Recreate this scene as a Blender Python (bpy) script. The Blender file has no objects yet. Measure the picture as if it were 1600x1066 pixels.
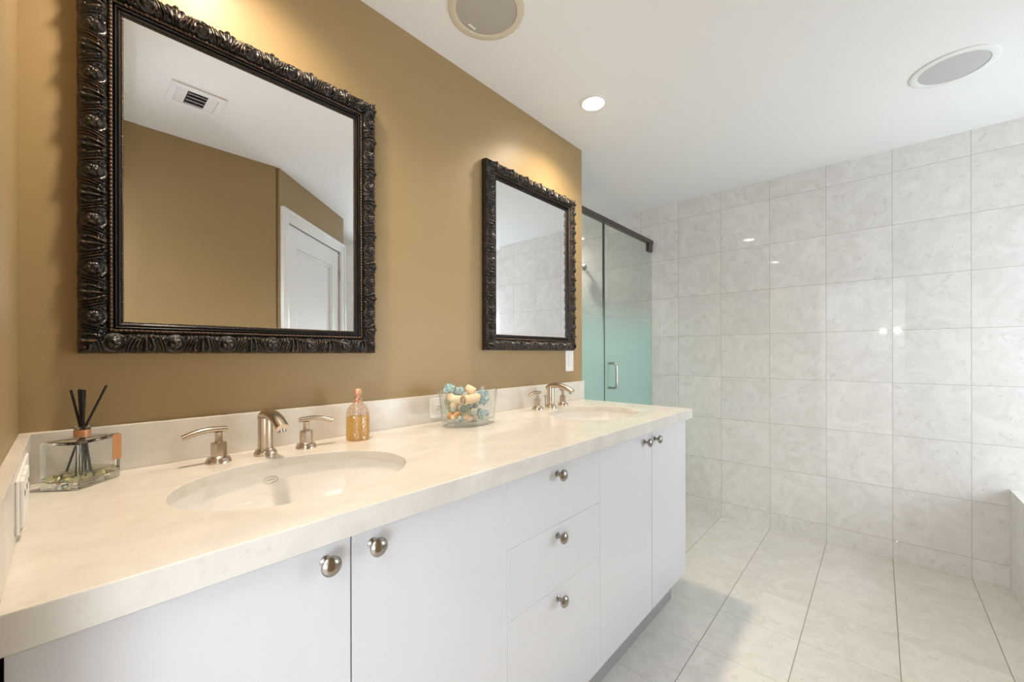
import bpy, bmesh, math, random
from mathutils import Vector, Matrix
import numpy as np

random.seed(7)
PI = math.pi
scene = bpy.context.scene
COL = scene.collection

# ------------------------------------------------------------------ camera
CAM = Vector((0.0, -1.2809, 1.1937))
YAW, ROLL, FPX, CYPX = 0.7356, -0.002, 633.18, 552.7
fw = Vector((math.cos(YAW), math.sin(YAW), 0))
r0 = Vector((math.sin(YAW), -math.cos(YAW), 0)); u0 = Vector((0, 0, 1))
rt = r0 * math.cos(ROLL) + u0 * math.sin(ROLL)
up = u0 * math.cos(ROLL) - r0 * math.sin(ROLL)
cd = bpy.data.cameras.new('camera')
cam = bpy.data.objects.new('camera', cd)
COL.objects.link(cam)
cam.matrix_world = Matrix(((rt.x, up.x, -fw.x, CAM.x), (rt.y, up.y, -fw.y, CAM.y),
                           (rt.z, up.z, -fw.z, CAM.z), (0, 0, 0, 1)))
cd.sensor_width = 36.0
cd.lens = FPX / 1600 * 36
cd.shift_y = (CYPX - 533) / 1600
cd.clip_start = 0.01
scene.camera = cam

# ------------------------------------------------------------------ colour management, world, lights
vs = scene.view_settings
vs.view_transform = 'Standard'
vs.look = 'None'
vs.exposure = 0.66
vs.gamma = 1.0
vs.use_curve_mapping = False
scene.cycles.use_denoising = True
scene.cycles.max_bounces = 14
scene.cycles.diffuse_bounces = 8
scene.cycles.glossy_bounces = 8
scene.cycles.transmission_bounces = 10
scene.cycles.transparent_max_bounces = 24
scene.cycles.sample_clamp_indirect = 4.0
scene.cycles.caustics_refractive = True
scene.cycles.blur_glossy = 0.5

w = bpy.data.worlds.new('world')
scene.world = w
w.use_nodes = True
w.node_tree.nodes['Background'].inputs[0].default_value = (0.80, 0.90, 1.0, 1)
w.node_tree.nodes['Background'].inputs[1].default_value = 3.0

H = 2.3745            # ceiling height
XR = 3.226            # tiled far wall
XL = -0.062           # left wall
XE = 2.022            # free end of the vanity wall
WINDOW = (2.20, 3.12, 0.60, 1.80, -2.80)
DOWNLIGHTS = ((1.675, -0.285), (0.275, -0.285))


def add_light(name, kind, loc, energy, color, rot=(0, 0, 0), **kw):
    ld = bpy.data.lights.new(name, kind)
    ld.energy = energy
    ld.color = color
    for k, v in kw.items():
        setattr(ld, k, v)
    o = bpy.data.objects.new(name, ld)
    COL.objects.link(o)
    o.location = loc
    o.rotation_euler = rot
    return o


# daylight entering through the window above the tub
wx0, wx1, wz0, wz1, wy = WINDOW
add_light('window_daylight', 'AREA', ((wx0 + wx1) / 2, wy - 0.14, (wz0 + wz1) / 2), 20.0, (0.86, 0.93, 1.0),
          (PI / 2, 0, 0), shape='RECTANGLE', size=wx1 - wx0, size_y=wz1 - wz0)

# added fill light at the adjoining room's ceiling, shining in through the doorway
HX = -2.2
add_light('adjoining_ceiling_fill', 'AREA', (-1.25, -1.15, H - 0.02), 26.0, (0.88, 0.94, 1.0),
          (0, 0, 0), shape='RECTANGLE', size=1.5, size_y=1.9)

add_light('adjoining_uplight_fill', 'AREA', (-1.15, -2.22, 0.85), 30.0, (0.82, 0.91, 1.0),  # added uplight to brighten the ceiling; no window is built here
          (math.radians(140), 0, math.radians(-25)), shape='RECTANGLE', size=0.9, size_y=0.9)

# ------------------------------------------------------------------ material helpers
def srgb(r, g, b):
    f = lambda c: (c / 255 / 12.92) if c / 255 <= 0.04045 else ((c / 255 + 0.055) / 1.055) ** 2.4
    return (f(r), f(g), f(b), 1.0)


class NT:
    def __init__(self, name):
        self.m = bpy.data.materials.new(name)
        self.m.use_nodes = True
        self.t = self.m.node_tree
        self.t.nodes.clear()
        self.out = self.n('ShaderNodeOutputMaterial')

    def n(self, typ, **kw):
        nd = self.t.nodes.new(typ)
        for k, v in kw.items():
            setattr(nd, k, v)
        return nd

    def l(self, a, b):
        self.t.links.new(a, b)

    def val(self, sock, v):
        if hasattr(v, 'is_linked') or hasattr(v, 'links'):
            self.l(v, sock)
        else:
            sock.default_value = v

    def math(self, op, a, b=None, c=None):
        nd = self.n('ShaderNodeMath', operation=op)
        self.val(nd.inputs[0], a)
        if b is not None:
            self.val(nd.inputs[1], b)
        if c is not None:
            self.val(nd.inputs[2], c)
        return nd.outputs[0]

    def mix(self, fac, a, b):
        nd = self.n('ShaderNodeMix', data_type='RGBA')
        self.val(nd.inputs[0], fac)
        self.val(nd.inputs[6], a)
        self.val(nd.inputs[7], b)
        return nd.outputs[2]

    def noise(self, vec, scale, detail=4, rough=0.55, dist=0.0):
        nd = self.n('ShaderNodeTexNoise')
        if vec is not None:
            self.l(vec, nd.inputs['Vector'])
        nd.inputs['Scale'].default_value = scale
        nd.inputs['Detail'].default_value = detail
        nd.inputs['Roughness'].default_value = rough
        nd.inputs['Distortion'].default_value = dist
        return nd.outputs[0]

    def ramp(self, fac, stops):
        nd = self.n('ShaderNodeValToRGB')
        self.l(fac, nd.inputs[0])
        e = nd.color_ramp.elements
        while len(e) < len(stops):
            e.new(0.5)
        for i, (p, c) in enumerate(stops):
            e[i].position = p
            e[i].color = c if len(c) == 4 else (*c, 1)
        return nd.outputs[0]

    def coords(self, kind='Object'):
        return self.n('ShaderNodeTexCoord').outputs[kind]

    def bump(self, height, strength=0.1, dist=0.01):
        nd = self.n('ShaderNodeBump')
        nd.inputs['Strength'].default_value = strength
        nd.inputs['Distance'].default_value = dist
        self.l(height, nd.inputs['Height'])
        return nd.outputs[0]

    def principled(self, color=None, rough=0.5, metal=0.0, spec=0.5, normal=None, **kw):
        p = self.n('ShaderNodeBsdfPrincipled')
        if color is not None:
            self.val(p.inputs['Base Color'], color)
        self.val(p.inputs['Roughness'], rough)
        self.val(p.inputs['Metallic'], metal)
        p.inputs['Specular IOR Level'].default_value = spec
        if normal is not None:
            self.l(normal, p.inputs['Normal'])
        for k, v in kw.items():
            self.val(p.inputs[k.replace('_', ' ')], v)
        self.l(p.outputs[0], self.out.inputs[0])
        return p


def plain(name, col, rough=0.5, metal=0.0, spec=0.5, nscale=60, namt=0.04, bump=0.0):
    m = NT(name)
    co = m.coords()
    nz = m.noise(co, nscale, 3)
    c2 = tuple(max(0, x * (1 - namt * 2)) for x in col[:3]) + (1,)
    colr = m.mix(nz, col, c2)
    nrm = m.bump(nz, bump, 0.002) if bump else None
    m.principled(colr, rough, metal, spec, nrm)
    return m.m


def tile_material(name, ax, off, size, base, dark, grout, gloss, gw=0.0022, faint=1.0):
    """Square stone tiles laid on world axes ax with joints passing through off."""
    m = NT(name)
    geo = m.n('ShaderNodeNewGeometry')
    pos = geo.outputs['Position']
    sep = m.n('ShaderNodeSeparateXYZ')
    m.l(pos, sep.inputs[0])
    fr, fl = [], []
    for a, o in zip(ax, off):
        s = m.math('DIVIDE', m.math('SUBTRACT', sep.outputs['XYZ'.index(a)], o), size)
        f = m.math('FRACT', s)
        fl.append(m.math('FLOOR', s))
        d = m.math('ABSOLUTE', m.math('SUBTRACT', f, 0.5))
        fr.append(m.math('GREATER_THAN', d, 0.5 - gw / 2 / size))
    joint = m.math('MAXIMUM', m.math('MULTIPLY', fr[0], faint), fr[1])
    cmb = m.n('ShaderNodeCombineXYZ')
    m.l(fl[0], cmb.inputs[0]); m.l(fl[1], cmb.inputs[1])
    wn = m.n('ShaderNodeTexWhiteNoise')
    m.l(cmb.outputs[0], wn.inputs['Vector'])
    # per tile offset of the veining
    addv = m.n('ShaderNodeVectorMath', operation='MULTIPLY_ADD')
    m.l(wn.outputs['Color'], addv.inputs[0])
    addv.inputs[1].default_value = (9, 9, 9)
    m.l(pos, addv.inputs[2])
    v = addv.outputs[0]
    n1 = m.noise(v, 7.0, 8, 0.62, 1.6)
    n2 = m.noise(v, 26.0, 6, 0.65, 0.8)
    n3 = m.noise(v, 75.0, 3, 0.6, 0.5)
    mid = tuple((a * 2 + b) / 3 for a, b in zip(base[:3], dark[:3])) + (1,)
    c = m.mix(m.ramp(n1, ((0.38, (0, 0, 0)), (0.62, (1, 1, 1)))), base, mid)
    c = m.mix(m.math('MULTIPLY', m.ramp(n2, ((0.56, (0, 0, 0)), (0.70, (1, 1, 1)))), 0.55), c, dark)
    pit = tuple(x * 0.62 for x in dark[:3]) + (1,)
    c = m.mix(m.math('MULTIPLY', m.ramp(n3, ((0.68, (0, 0, 0)), (0.74, (1, 1, 1)))), 0.6), c, pit)
    tone = m.math('MULTIPLY_ADD', wn.outputs['Value'], 0.06, 0.95)
    hs = m.n('ShaderNodeHueSaturation')
    m.l(tone, hs.inputs['Value']); m.l(c, hs.inputs['Color'])
    c = m.mix(joint, hs.outputs[0], grout)
    rg = m.math('MULTIPLY_ADD', joint, 0.5, gloss)
    m.principled(c, rg, 0, 0.5, m.bump(m.math('SUBTRACT', 1.0, joint), 0.25, 0.001))
    return m.m


def thin_fresnel(m, ior, normal=None):
    # the same reflectance from either side of a pane
    bf = m.n('ShaderNodeNewGeometry').outputs['Backfacing']
    i = m.math('MULTIPLY_ADD', bf, 1.0 / ior - ior, ior)
    fr = m.n('ShaderNodeFresnel')
    # the node inverts its index on back faces, so hand it the inverse there
    m.l(i, fr.inputs[0])
    if normal is not None:
        m.l(normal, fr.inputs['Normal'])
    return fr


def thin_glass(name, tint, refl=0.9, rough=0.02, edge=None):
    m = NT(name)
    tr = m.n('ShaderNodeBsdfTransparent'); tr.inputs[0].default_value = tint
    if edge:
        # a longer way through the glass at grazing angles
        lw = m.n('ShaderNodeLayerWeight')
        lw.inputs['Blend'].default_value = 0.5
        m.l(m.mix(m.ramp(lw.outputs['Facing'], ((0.76, (0, 0, 0)), (1.0, (1, 1, 1)))), tint, edge), tr.inputs[0])
    gl = m.n('ShaderNodeBsdfGlossy'); gl.inputs[0].default_value = (refl, refl, refl, 1)
    gl.inputs['Roughness'].default_value = rough
    fr = thin_fresnel(m, 1.45)
    mx = m.n('ShaderNodeMixShader')
    m.l(fr.outputs[0], mx.inputs[0]); m.l(tr.outputs[0], mx.inputs[1]); m.l(gl.outputs[0], mx.inputs[2])
    m.l(mx.outputs[0], m.out.inputs[0])
    return m.m


# ------------------------------------------------------------------ materials
M = {}
M['tan'] = plain('tan_wall_paint', (0.345, 0.242, 0.115, 1), 0.42, spec=0.35, nscale=300, namt=0.05, bump=0.05)
M['white_paint'] = plain('white_ceiling_paint', (0.80, 0.795, 0.79, 1), 0.8, spec=0.2, nscale=200, namt=0.01)
M['trim_white'] = plain('white_gloss_paint', (0.82, 0.82, 0.82, 1), 0.3, nscale=20, namt=0.01)
M['lacquer'] = plain('white_cabinet_lacquer', (0.665, 0.665, 0.69, 1), 0.22, nscale=3, namt=0.008)
M['carcass'] = plain('white_cabinet_board', (0.60, 0.60, 0.61, 1), 0.5, nscale=3, namt=0.01)
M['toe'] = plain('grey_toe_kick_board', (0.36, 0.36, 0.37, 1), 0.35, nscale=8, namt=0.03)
M['plastic'] = plain('white_switch_plastic', (0.84, 0.82, 0.79, 1), 0.3, nscale=5, namt=0.01)
M['dark'] = plain('dark_slot', (0.03, 0.03, 0.03, 1), 0.6)
M['porcelain'] = plain('white_porcelain', (0.83, 0.81, 0.78, 1), 0.06, nscale=2, namt=0.005)
M['logo'] = plain('grey_oval_mark', (0.50, 0.47, 0.40, 1), 0.3)
M['nickel_dark'] = plain('polished_knob_nickel', (0.40, 0.37, 0.34, 1), 0.2, 1.0, nscale=40, namt=0.03)
M['bronze_rail'] = plain('dark_bronze_rail', (0.10, 0.085, 0.075, 1), 0.38, 0.7, nscale=50)
M['steel'] = plain('brushed_steel', (0.55, 0.53, 0.50, 1), 0.25, 1.0, nscale=80)
M['seal'] = plain('dark_door_seal', (0.05, 0.055, 0.05, 1), 0.4)
M['grille_warm'] = plain('speaker_mesh_taupe', (0.56, 0.52, 0.46, 1), 0.8, nscale=900, namt=0.25)
M['grille_cool'] = plain('speaker_mesh_grey', (0.56, 0.56, 0.55, 1), 0.8, nscale=900, namt=0.12)
M['spk_trim_beige'] = plain('speaker_trim_cream', (0.66, 0.60, 0.47, 1), 0.5)
M['spk_trim_white'] = plain('speaker_trim_white', (0.80, 0.80, 0.78, 1), 0.5)
M['reed'] = plain('black_reed', (0.006, 0.005, 0.005, 1), 0.5, nscale=200, namt=0.1)
M['copper'] = plain('copper_foil', (0.64, 0.31, 0.14, 1), 0.38, 0.35, nscale=120, namt=0.12)
M['rose_gold'] = plain('rose_gold_stopper', (0.72, 0.40, 0.26, 1), 0.3, 0.5, nscale=90, namt=0.12)

TILE = 0.305
MARB, MARBD = (0.81, 0.795, 0.78, 1), (0.59, 0.56, 0.525, 1)
M['tile_yz'] = tile_material('marble_wall_tile', ('Y', 'Z'), (-0.12, 0.1054), TILE, MARB, MARBD,
                             (0.42, 0.39, 0.36, 1), 0.035)
M['tile_xz'] = tile_material('marble_side_tile', ('X', 'Z'), (2.651, 0.1054), TILE, MARB, MARBD,
                             (0.40, 0.37, 0.33, 1), 0.08)
M['tile_xy'] = tile_material('marble_floor_tile', ('X', 'Y'), (2.651, -0.12), TILE, (0.74, 0.715, 0.675, 1),
                             (0.56, 0.53, 0.48, 1), (0.27, 0.235, 0.195, 1), 0.12, 0.003, 0.55)


def stone():
    m = NT('cream_limestone')
    co = m.coords()
    mp = m.n('ShaderNodeMapping'); mp.inputs['Scale'].default_value = (1, 1.6, 1.6)
    m.l(co, mp.inputs[0])
    v = mp.outputs[0]
    n1 = m.noise(v, 5.0, 8, 0.6, 1.0)
    n2 = m.noise(v, 38.0, 5, 0.6, 0.6)
    n3 = m.noise(v, 120.0, 3, 0.6, 0.4)
    c = m.mix(m.ramp(n1, ((0.35, (0, 0, 0)), (0.65, (1, 1, 1)))), (0.695, 0.662, 0.610, 1), (0.60, 0.568, 0.515, 1))
    c = m.mix(m.math('MULTIPLY', m.ramp(n2, ((0.58, (0, 0, 0)), (0.74, (1, 1, 1)))), 0.45), c, (0.56, 0.51, 0.45, 1))
    c = m.mix(m.math('MULTIPLY', m.ramp(n3, ((0.70, (0, 0, 0)), (0.75, (1, 1, 1)))), 0.55), c, (0.36, 0.32, 0.28, 1))
    m.principled(c, 0.2, 0, 0.5)
    return m.m


M['stone'] = stone()


M['faucet'] = plain('brushed_nickel', (0.60, 0.51, 0.42, 1), 0.27, 1.0, nscale=30, namt=0.02)


def black_gold():
    m = NT('black_carved_wood_rubbed_bronze')
    geo = m.n('ShaderNodeNewGeometry')
    co = m.coords()
    nz = m.noise(co, 55, 4)
    pt = m.ramp(geo.outputs['Pointiness'], ((0.525, (0, 0, 0)), (0.62, (1, 1, 1))))
    fac = m.math('MULTIPLY', pt, m.ramp(nz, ((0.42, (0, 0, 0)), (0.62, (1, 1, 1)))))
    c = m.mix(m.math('MULTIPLY', fac, 0.8), (0.012, 0.011, 0.010, 1), (0.30, 0.17, 0.10, 1))
    m.principled(c, m.math('MULTIPLY_ADD', nz, 0.15, 0.22), m.math('MULTIPLY', fac, 0.6), 0.55)
    return m.m


M['carved'] = black_gold()
M['bead'] = plain('rubbed_bronze_beads', (0.105, 0.066, 0.043, 1), 0.28, 0.6, nscale=40, namt=0.3)
M['molding'] = plain('black_lacquer_molding', (0.012, 0.011, 0.011, 1), 0.25, nscale=60, namt=0.2)

mm = NT('silvered_mirror')
g_ = mm.n('ShaderNodeBsdfGlossy'); g_.inputs[0].default_value = (0.93, 0.94, 0.945, 1); g_.inputs['Roughness'].default_value = 0.0
mm.l(g_.outputs[0], mm.out.inputs[0])
M['mirror'] = mm.m

M['glass'] = thin_glass('clear_glass', (0.97, 0.98, 0.975, 1), edge=(0.40, 0.45, 0.43, 1))


def solid_glass(name, col, ior):
    m = NT(name)
    g = m.n('ShaderNodeBsdfGlass')
    g.inputs['Color'].default_value = col
    g.inputs['IOR'].default_value = ior
    g.inputs['Roughness'].default_value = 0.0
    m.l(g.outputs[0], m.out.inputs[0])
    return m.m


M['bottle_glass'] = solid_glass('diffuser_glass', (0.99, 0.995, 0.985, 1), 1.45)
M['oil'] = solid_glass('pale_yellow_oil', (0.97, 0.962, 0.84, 1), 1.40)
M['window_glass'] = thin_glass('window_glass', (0.98, 0.99, 0.99, 1))


def bees(m):
    co = m.coords()
    vz = m.n('ShaderNodeTexVoronoi', feature='DISTANCE_TO_EDGE')
    vz.inputs['Scale'].default_value = 95
    m.l(co, vz.inputs['Vector'])
    return vz.outputs[0]


def perfume(name, a, b, milky=0.22):
    m = NT(name)
    h = bees(m)
    tr = m.n('ShaderNodeBsdfTransparent')
    m.l(m.mix(m.ramp(h, ((0.02, (0, 0, 0)), (0.16, (1, 1, 1)))), a, b), tr.inputs[0])
    gl = m.n('ShaderNodeBsdfGlossy'); gl.inputs['Roughness'].default_value = 0.08
    df = m.n('ShaderNodeBsdfTranslucent')
    df.inputs[0].default_value = b
    n = m.bump(h, 0.7, 0.003)
    m.l(n, gl.inputs['Normal'])
    m1 = m.n('ShaderNodeMixShader'); m1.inputs[0].default_value = milky
    m.l(tr.outputs[0], m1.inputs[1]); m.l(df.outputs[0], m1.inputs[2])
    m2 = m.n('ShaderNodeMixShader'); m2.inputs[0].default_value = 0.14
    m.l(m1.outputs[0], m2.inputs[1]); m.l(gl.outputs[0], m2.inputs[2])
    m.l(m2.outputs[0], m.out.inputs[0])
    return m.m


M['perfume_glass'] = perfume('embossed_pink_glass', (0.88, 0.72, 0.62, 1), (0.98, 0.93, 0.88, 1))
M['perfume_oil'] = perfume('amber_perfume', (0.78, 0.54, 0.07, 1), (0.97, 0.82, 0.18, 1), 0.5)


def shower_glass():
    m = NT('half_frosted_green_glass')
    sep = m.n('ShaderNodeSeparateXYZ')
    m.l(m.n('ShaderNodeNewGeometry').outputs['Position'], sep.inputs[0])
    fz = m.n('ShaderNodeMapRange', interpolation_type='SMOOTHSTEP')
    m.l(sep.outputs[2], fz.inputs[0])
    fz.inputs[1].default_value = 1.62; fz.inputs[2].default_value = 1.18
    fz.inputs[3].default_value = 0.0; fz.inputs[4].default_value = 0.93
    tr = m.n('ShaderNodeBsdfTransparent'); tr.inputs[0].default_value = (0.945, 0.965, 0.95, 1)
    tl = m.n('ShaderNodeBsdfTranslucent'); tl.inputs[0].default_value = (0.66, 0.84, 0.79, 1)
    df = m.n('ShaderNodeBsdfDiffuse'); df.inputs[0].default_value = (0.52, 0.71, 0.66, 1)
    fm = m.n('ShaderNodeMixShader'); fm.inputs[0].default_value = 0.55
    m.l(tl.outputs[0], fm.inputs[1]); m.l(df.outputs[0], fm.inputs[2])
    a = m.n('ShaderNodeMixShader')
    m.l(fz.outputs[0], a.inputs[0]); m.l(tr.outputs[0], a.inputs[1]); m.l(fm.outputs[0], a.inputs[2])
    gl = m.n('ShaderNodeBsdfGlossy'); gl.inputs['Roughness'].default_value = 0.05
    fr = thin_fresnel(m, 1.35)
    b = m.n('ShaderNodeMixShader')
    m.l(fr.outputs[0], b.inputs[0]); m.l(a.outputs[0], b.inputs[1]); m.l(gl.outputs[0], b.inputs[2])
    m.l(b.outputs[0], m.out.inputs[0])
    return m.m


M['shower_glass'] = shower_glass()


def emit(name, col, s):
    m = NT(name)
    e = m.n('ShaderNodeEmission'); e.inputs[0].default_value = col; e.inputs[1].default_value = s
    m.l(e.outputs[0], m.out.inputs[0])
    return m.m


M['lamp'] = emit('warm_lamp_lens', (1.0, 0.88, 0.70, 1), 22.0)


# ------------------------------------------------------------------ mesh helpers
def link(name, bm, mat, parent=None, smooth=False, loc=None):
    me = bpy.data.meshes.new(name)
    bmesh.ops.recalc_face_normals(bm, faces=bm.faces)
    bm.to_mesh(me)
    bm.free()
    me.materials.append(mat)
    if smooth:
        me.polygons.foreach_set('use_smooth', [True] * len(me.polygons))
        if smooth != 'all':
            me.set_sharp_from_angle(angle=math.radians(40))
    o = bpy.data.objects.new(name, me)
    COL.objects.link(o)
    if parent is not None:
        o.parent = parent
    if loc is not None:
        o.location = loc
    return o


def thing(name, label, cat, loc=(0, 0, 0), rotz=0, group=None):
    o = bpy.data.objects.new(name, None)
    o.empty_display_size = 0.05
    COL.objects.link(o)
    o.location = loc
    o.rotation_euler = (0, 0, rotz)
    return tag(o, label, cat, group)


def tag(o, label, cat, group=None):
    o['label'] = label
    o['category'] = cat
    if group:
        o['group'] = group
    return o


def struct(o):
    o['kind'] = 'structure'
    return o


def new():
    return bmesh.new()


def add_box(bm, x0, x1, y0, y1, z0, z1, bev=0.0, seg=2):
    t = bmesh.new()
    bmesh.ops.create_cube(t, size=1.0)
    for v in t.verts:
        v.co = Vector((x0 + (v.co.x + 0.5) * (x1 - x0), y0 + (v.co.y + 0.5) * (y1 - y0), z0 + (v.co.z + 0.5) * (z1 - z0)))
    if bev:
        bmesh.ops.bevel(t, geom=list(t.edges), offset=bev, segments=seg, profile=0.5, affect='EDGES')
    merge(bm, t)
    return bm


def merge(bm, t, mat=None):
    me = bpy.data.meshes.new('tmp')
    if mat is not None:
        t.transform(mat)
    t.to_mesh(me)
    t.free()
    bm.from_mesh(me)
    bpy.data.meshes.remove(me)


def box(x0, x1, y0, y1, z0, z1, bev=0.0, seg=2):
    return add_box(new(), x0, x1, y0, y1, z0, z1, bev, seg)


def add_prism(bm, pts, z0, z1):
    lo = [bm.verts.new((x, y, z0)) for x, y in pts]
    hi = [bm.verts.new((x, y, z1)) for x, y in pts]
    n = len(pts)
    bm.faces.new(lo[::-1]); bm.faces.new(hi)
    for i in range(n):
        bm.faces.new((lo[i], lo[(i + 1) % n], hi[(i + 1) % n], hi[i]))
    return bm


def add_lathe(bm, prof, seg=32, mat=None, sx=1.0, sy=1.0, close=False):
    """prof: list of (r, z); revolved about z."""
    t = bmesh.new()
    rings = []
    for r, z in prof:
        if r < 1e-6:
            rings.append([t.verts.new((0, 0, z))])
        else:
            rings.append([t.verts.new((r * sx * math.cos(2 * PI * i / seg), r * sy * math.sin(2 * PI * i / seg), z))
                          for i in range(seg)])
    pairs = list(zip(rings, rings[1:]))
    if close:
        pairs.append((rings[-1], rings[0]))
    for a, b in pairs:
        for i in range(seg):
            j = (i + 1) % seg
            if len(a) == 1 and len(b) == 1:
                continue
            if len(a) == 1:
                t.faces.new((a[0], b[j], b[i]))
            elif len(b) == 1:
                t.faces.new((a[i], a[j], b[0]))
            else:
                t.faces.new((a[i], a[j], b[j], b[i]))
    merge(bm, t, mat)
    return bm


def smooth_path(pts, n=8):
    """Catmull-Rom through tuples of any length."""
    P = [np.array(p, float) for p in pts]
    P = [2 * P[0] - P[1]] + P + [2 * P[-1] - P[-2]]
    out = []
    for i in range(1, len(P) - 2):
        for k in range(n):
            t = k / n
            a, b, c, d = P[i - 1:i + 3]
            out.append(0.5 * (2 * b + (c - a) * t + (2 * a - 5 * b + 4 * c - d) * t * t + (3 * b - a - 3 * c + d) * t ** 3))
    out.append(P[-2])
    return out


def add_tube(bm, path, seg=16, flat=(1.0, 1.0), cap=True):
    """path: (x, y, z, r) points."""
    pts = [Vector(p[:3]) for p in path]
    rad = [p[3] for p in path]
    n = len(pts)
    tan = [(pts[min(i + 1, n - 1)] - pts[max(i - 1, 0)]).normalized() for i in range(n)]
    ref = Vector((0, 0, 1)) if abs(tan[0].z) < 0.9 else Vector((1, 0, 0))
    a = (ref - tan[0] * ref.dot(tan[0])).normalized()
    rings = []
    for i in range(n):
        a = (a - tan[i] * a.dot(tan[i])).normalized()
        b = tan[i].cross(a)
        rings.append([bm.verts.new(pts[i] + (a * math.cos(2 * PI * k / seg) * flat[0] + b * math.sin(2 * PI * k / seg) * flat[1]) * rad[i])
                      for k in range(seg)])
    for p, q in zip(rings, rings[1:]):
        for k in range(seg):
            bm.faces.new((p[k], p[(k + 1) % seg], q[(k + 1) % seg], q[k]))
    if cap:
        bm.faces.new(rings[0][::-1]); bm.faces.new(rings[-1])
    return bm


def tube(path, seg=16, **k):
    return add_tube(new(), path, seg, **k)


RX90 = Matrix.Rotation(PI / 2, 4, 'X')      # +z axis -> -y

# ------------------------------------------------------------------ the room shell
struct(link('floor', box(HX - 0.1, XR + 0.1, -3.0, 1.25, -0.1, 0), M['tile_xy']))
struct(link('ceiling', box(HX - 0.1, XR + 0.1, -3.0, 1.25, H, H + 0.1), M['white_paint']))
struct(link('wall_back', box(XL - 0.1, XE, 0, 0.14, 0, H), M['tan']))
DY0, DY1, DZ = -1.53, -0.70, 2.08        # doorway beside the camera
bm = new()
add_box(bm, XL - 0.1, XL, DY1, 0.0, 0, H)
add_box(bm, XL - 0.1, XL, -1.569, DY0, 0, H)
add_box(bm, XL - 0.1, XL, DY0, DY1, DZ, H)
struct(link('wall_left', bm, M['tan']))
bm = new()
add_box(bm, XL - 0.115, XL + 0.012, DY1 - 0.02, DY1, 0, DZ)
add_box(bm, XL - 0.115, XL + 0.012, DY0, DY0 + 0.02, 0, DZ)
add_box(bm, XL - 0.115, XL + 0.012, DY0 + 0.02, DY1 - 0.02, DZ - 0.02, DZ)
struct(link('trim_5', bm, M['trim_white']))
# the adjoining room beyond that doorway
bm = new()
add_box(bm, HX - 0.1, HX, -2.3, 0.14, 0, H)
add_box(bm, HX, XL - 0.1, 0.04, 0.14, 0, H)
add_box(bm, HX, XL - 0.1, -2.4, -2.3, 0, H)
struct(link('wall_adjoining', bm, M['white_paint']))
struct(link('wall_right', box(XR, XR + 0.1, -2.9, 1.2, 0, H), M['tile_yz']))
AX, AY = 0.917, -1.569        # convex corner between the wall behind the camera and the angled door wall
BX, BY = 1.640, -2.222
struct(link('wall_front', box(XL - 0.1, AX - 0.02, AY - 0.1, AY, 0, H), M['tan']))
struct(link('wall_shower_back', box(XE - 0.12, XR + 0.1, 1.10, 1.2, 0, H), M['tile_xz']))
struct(link('wall_shower_side', box(XE - 0.10, XE, 0.14, 1.10, 0, H), M['tile_yz']))
struct(link('wall_side', box(BX - 0.1, BX, -2.9, BY, 0, H), M['tan']))
bm = new()
add_box(bm, BX, wx0, wy - 0.12, wy, 0, H)
add_box(bm, wx1, XR, wy - 0.12, wy, 0, H)
add_box(bm, wx0, wx1, wy - 0.12, wy, 0, wz0)
add_box(bm, wx0, wx1, wy - 0.12, wy, wz1, H)
struct(link('wall_window', bm, M['tile_xz']))

# the angled wall with the white panelled door (seen in the large mirror)
D = Vector((BX - AX, BY - AY, 0)); LD = D.length; D.normalize()
NRM = Vector((-D.y, D.x, 0))                 # into the room
DOORM = Matrix(((D.x, NRM.x, 0, AX), (D.y, NRM.y, 0, AY), (0, 0, 1, 0), (0, 0, 0, 1)))
ds0, ds1, dz1 = 0.085, LD - 0.085, 2.06
bm = new()
for a in ((0, ds0, -0.1, 0, 0, H), (ds1, LD, -0.1, 0, 0, H), (ds0, ds1, -0.1, 0, dz1, H)):
    add_box(bm, *a)
bm.transform(DOORM)
struct(link('wall_angled', bm, M['tan']))
bm = new()
cw = 0.072
add_box(bm, ds0 - cw, ds0, -0.04, 0.018, 0, dz1 + cw, 0.004)
add_box(bm, ds1, ds1 + cw, -0.04, 0.018, 0, dz1 + cw, 0.004)
add_box(bm, ds0, ds1, -0.04, 0.018, dz1, dz1 + cw, 0.004)
add_box(bm, ds0 - cw - 0.006, ds0 - cw + 0.014, 0.0, 0.026, 0, dz1 + cw + 0.006, 0.003)
add_box(bm, ds1 + cw - 0.014, ds1 + cw + 0.006, 0.0, 0.026, 0, dz1 + cw + 0.006, 0.003)
add_box(bm, ds0 - cw + 0.014, ds1 + cw - 0.014, 0.0, 0.026, dz1 + cw - 0.014, dz1 + cw + 0.006, 0.003)
bm.transform(DOORM)
struct(link('trim_1', bm, M['trim_white'], smooth=True))
bm = new()
p0, p1 = ds0 + 0.003, ds1 - 0.003
st = 0.125
for zz in ((0.01, 0.20), (0.95, 1.07), (dz1 - 0.003 - 0.14, dz1 - 0.003)):
    add_box(bm, p0 + st, p1 - st, -0.045, -0.006, *zz)
add_box(bm, p0, p0 + st, -0.045, -0.006, 0.01, dz1 - 0.003)
add_box(bm, p1 - st, p1, -0.045, -0.006, 0.01, dz1 - 0.003)
door_m = new()
for za, zb in ((0.20, 0.95), (1.07, dz1 - 0.143)):
    add_box(bm, p0 + st, p1 - st, -0.04, -0.022, za, zb)
    # raised moulding around each panel
    for q in ((p0 + st, p0 + st + 0.018, za, zb), (p1 - st - 0.018, p1 - st, za, zb),
              (p0 + st, p1 - st, za, za + 0.018), (p0 + st, p1 - st, zb - 0.018, zb)):
        add_box(door_m, q[0], q[1], -0.024, -0.010, q[2], q[3], 0.005)
bm.transform(DOORM); door_m.transform(DOORM)
dr = struct(link('door_1', bm, M['trim_white']))
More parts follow.
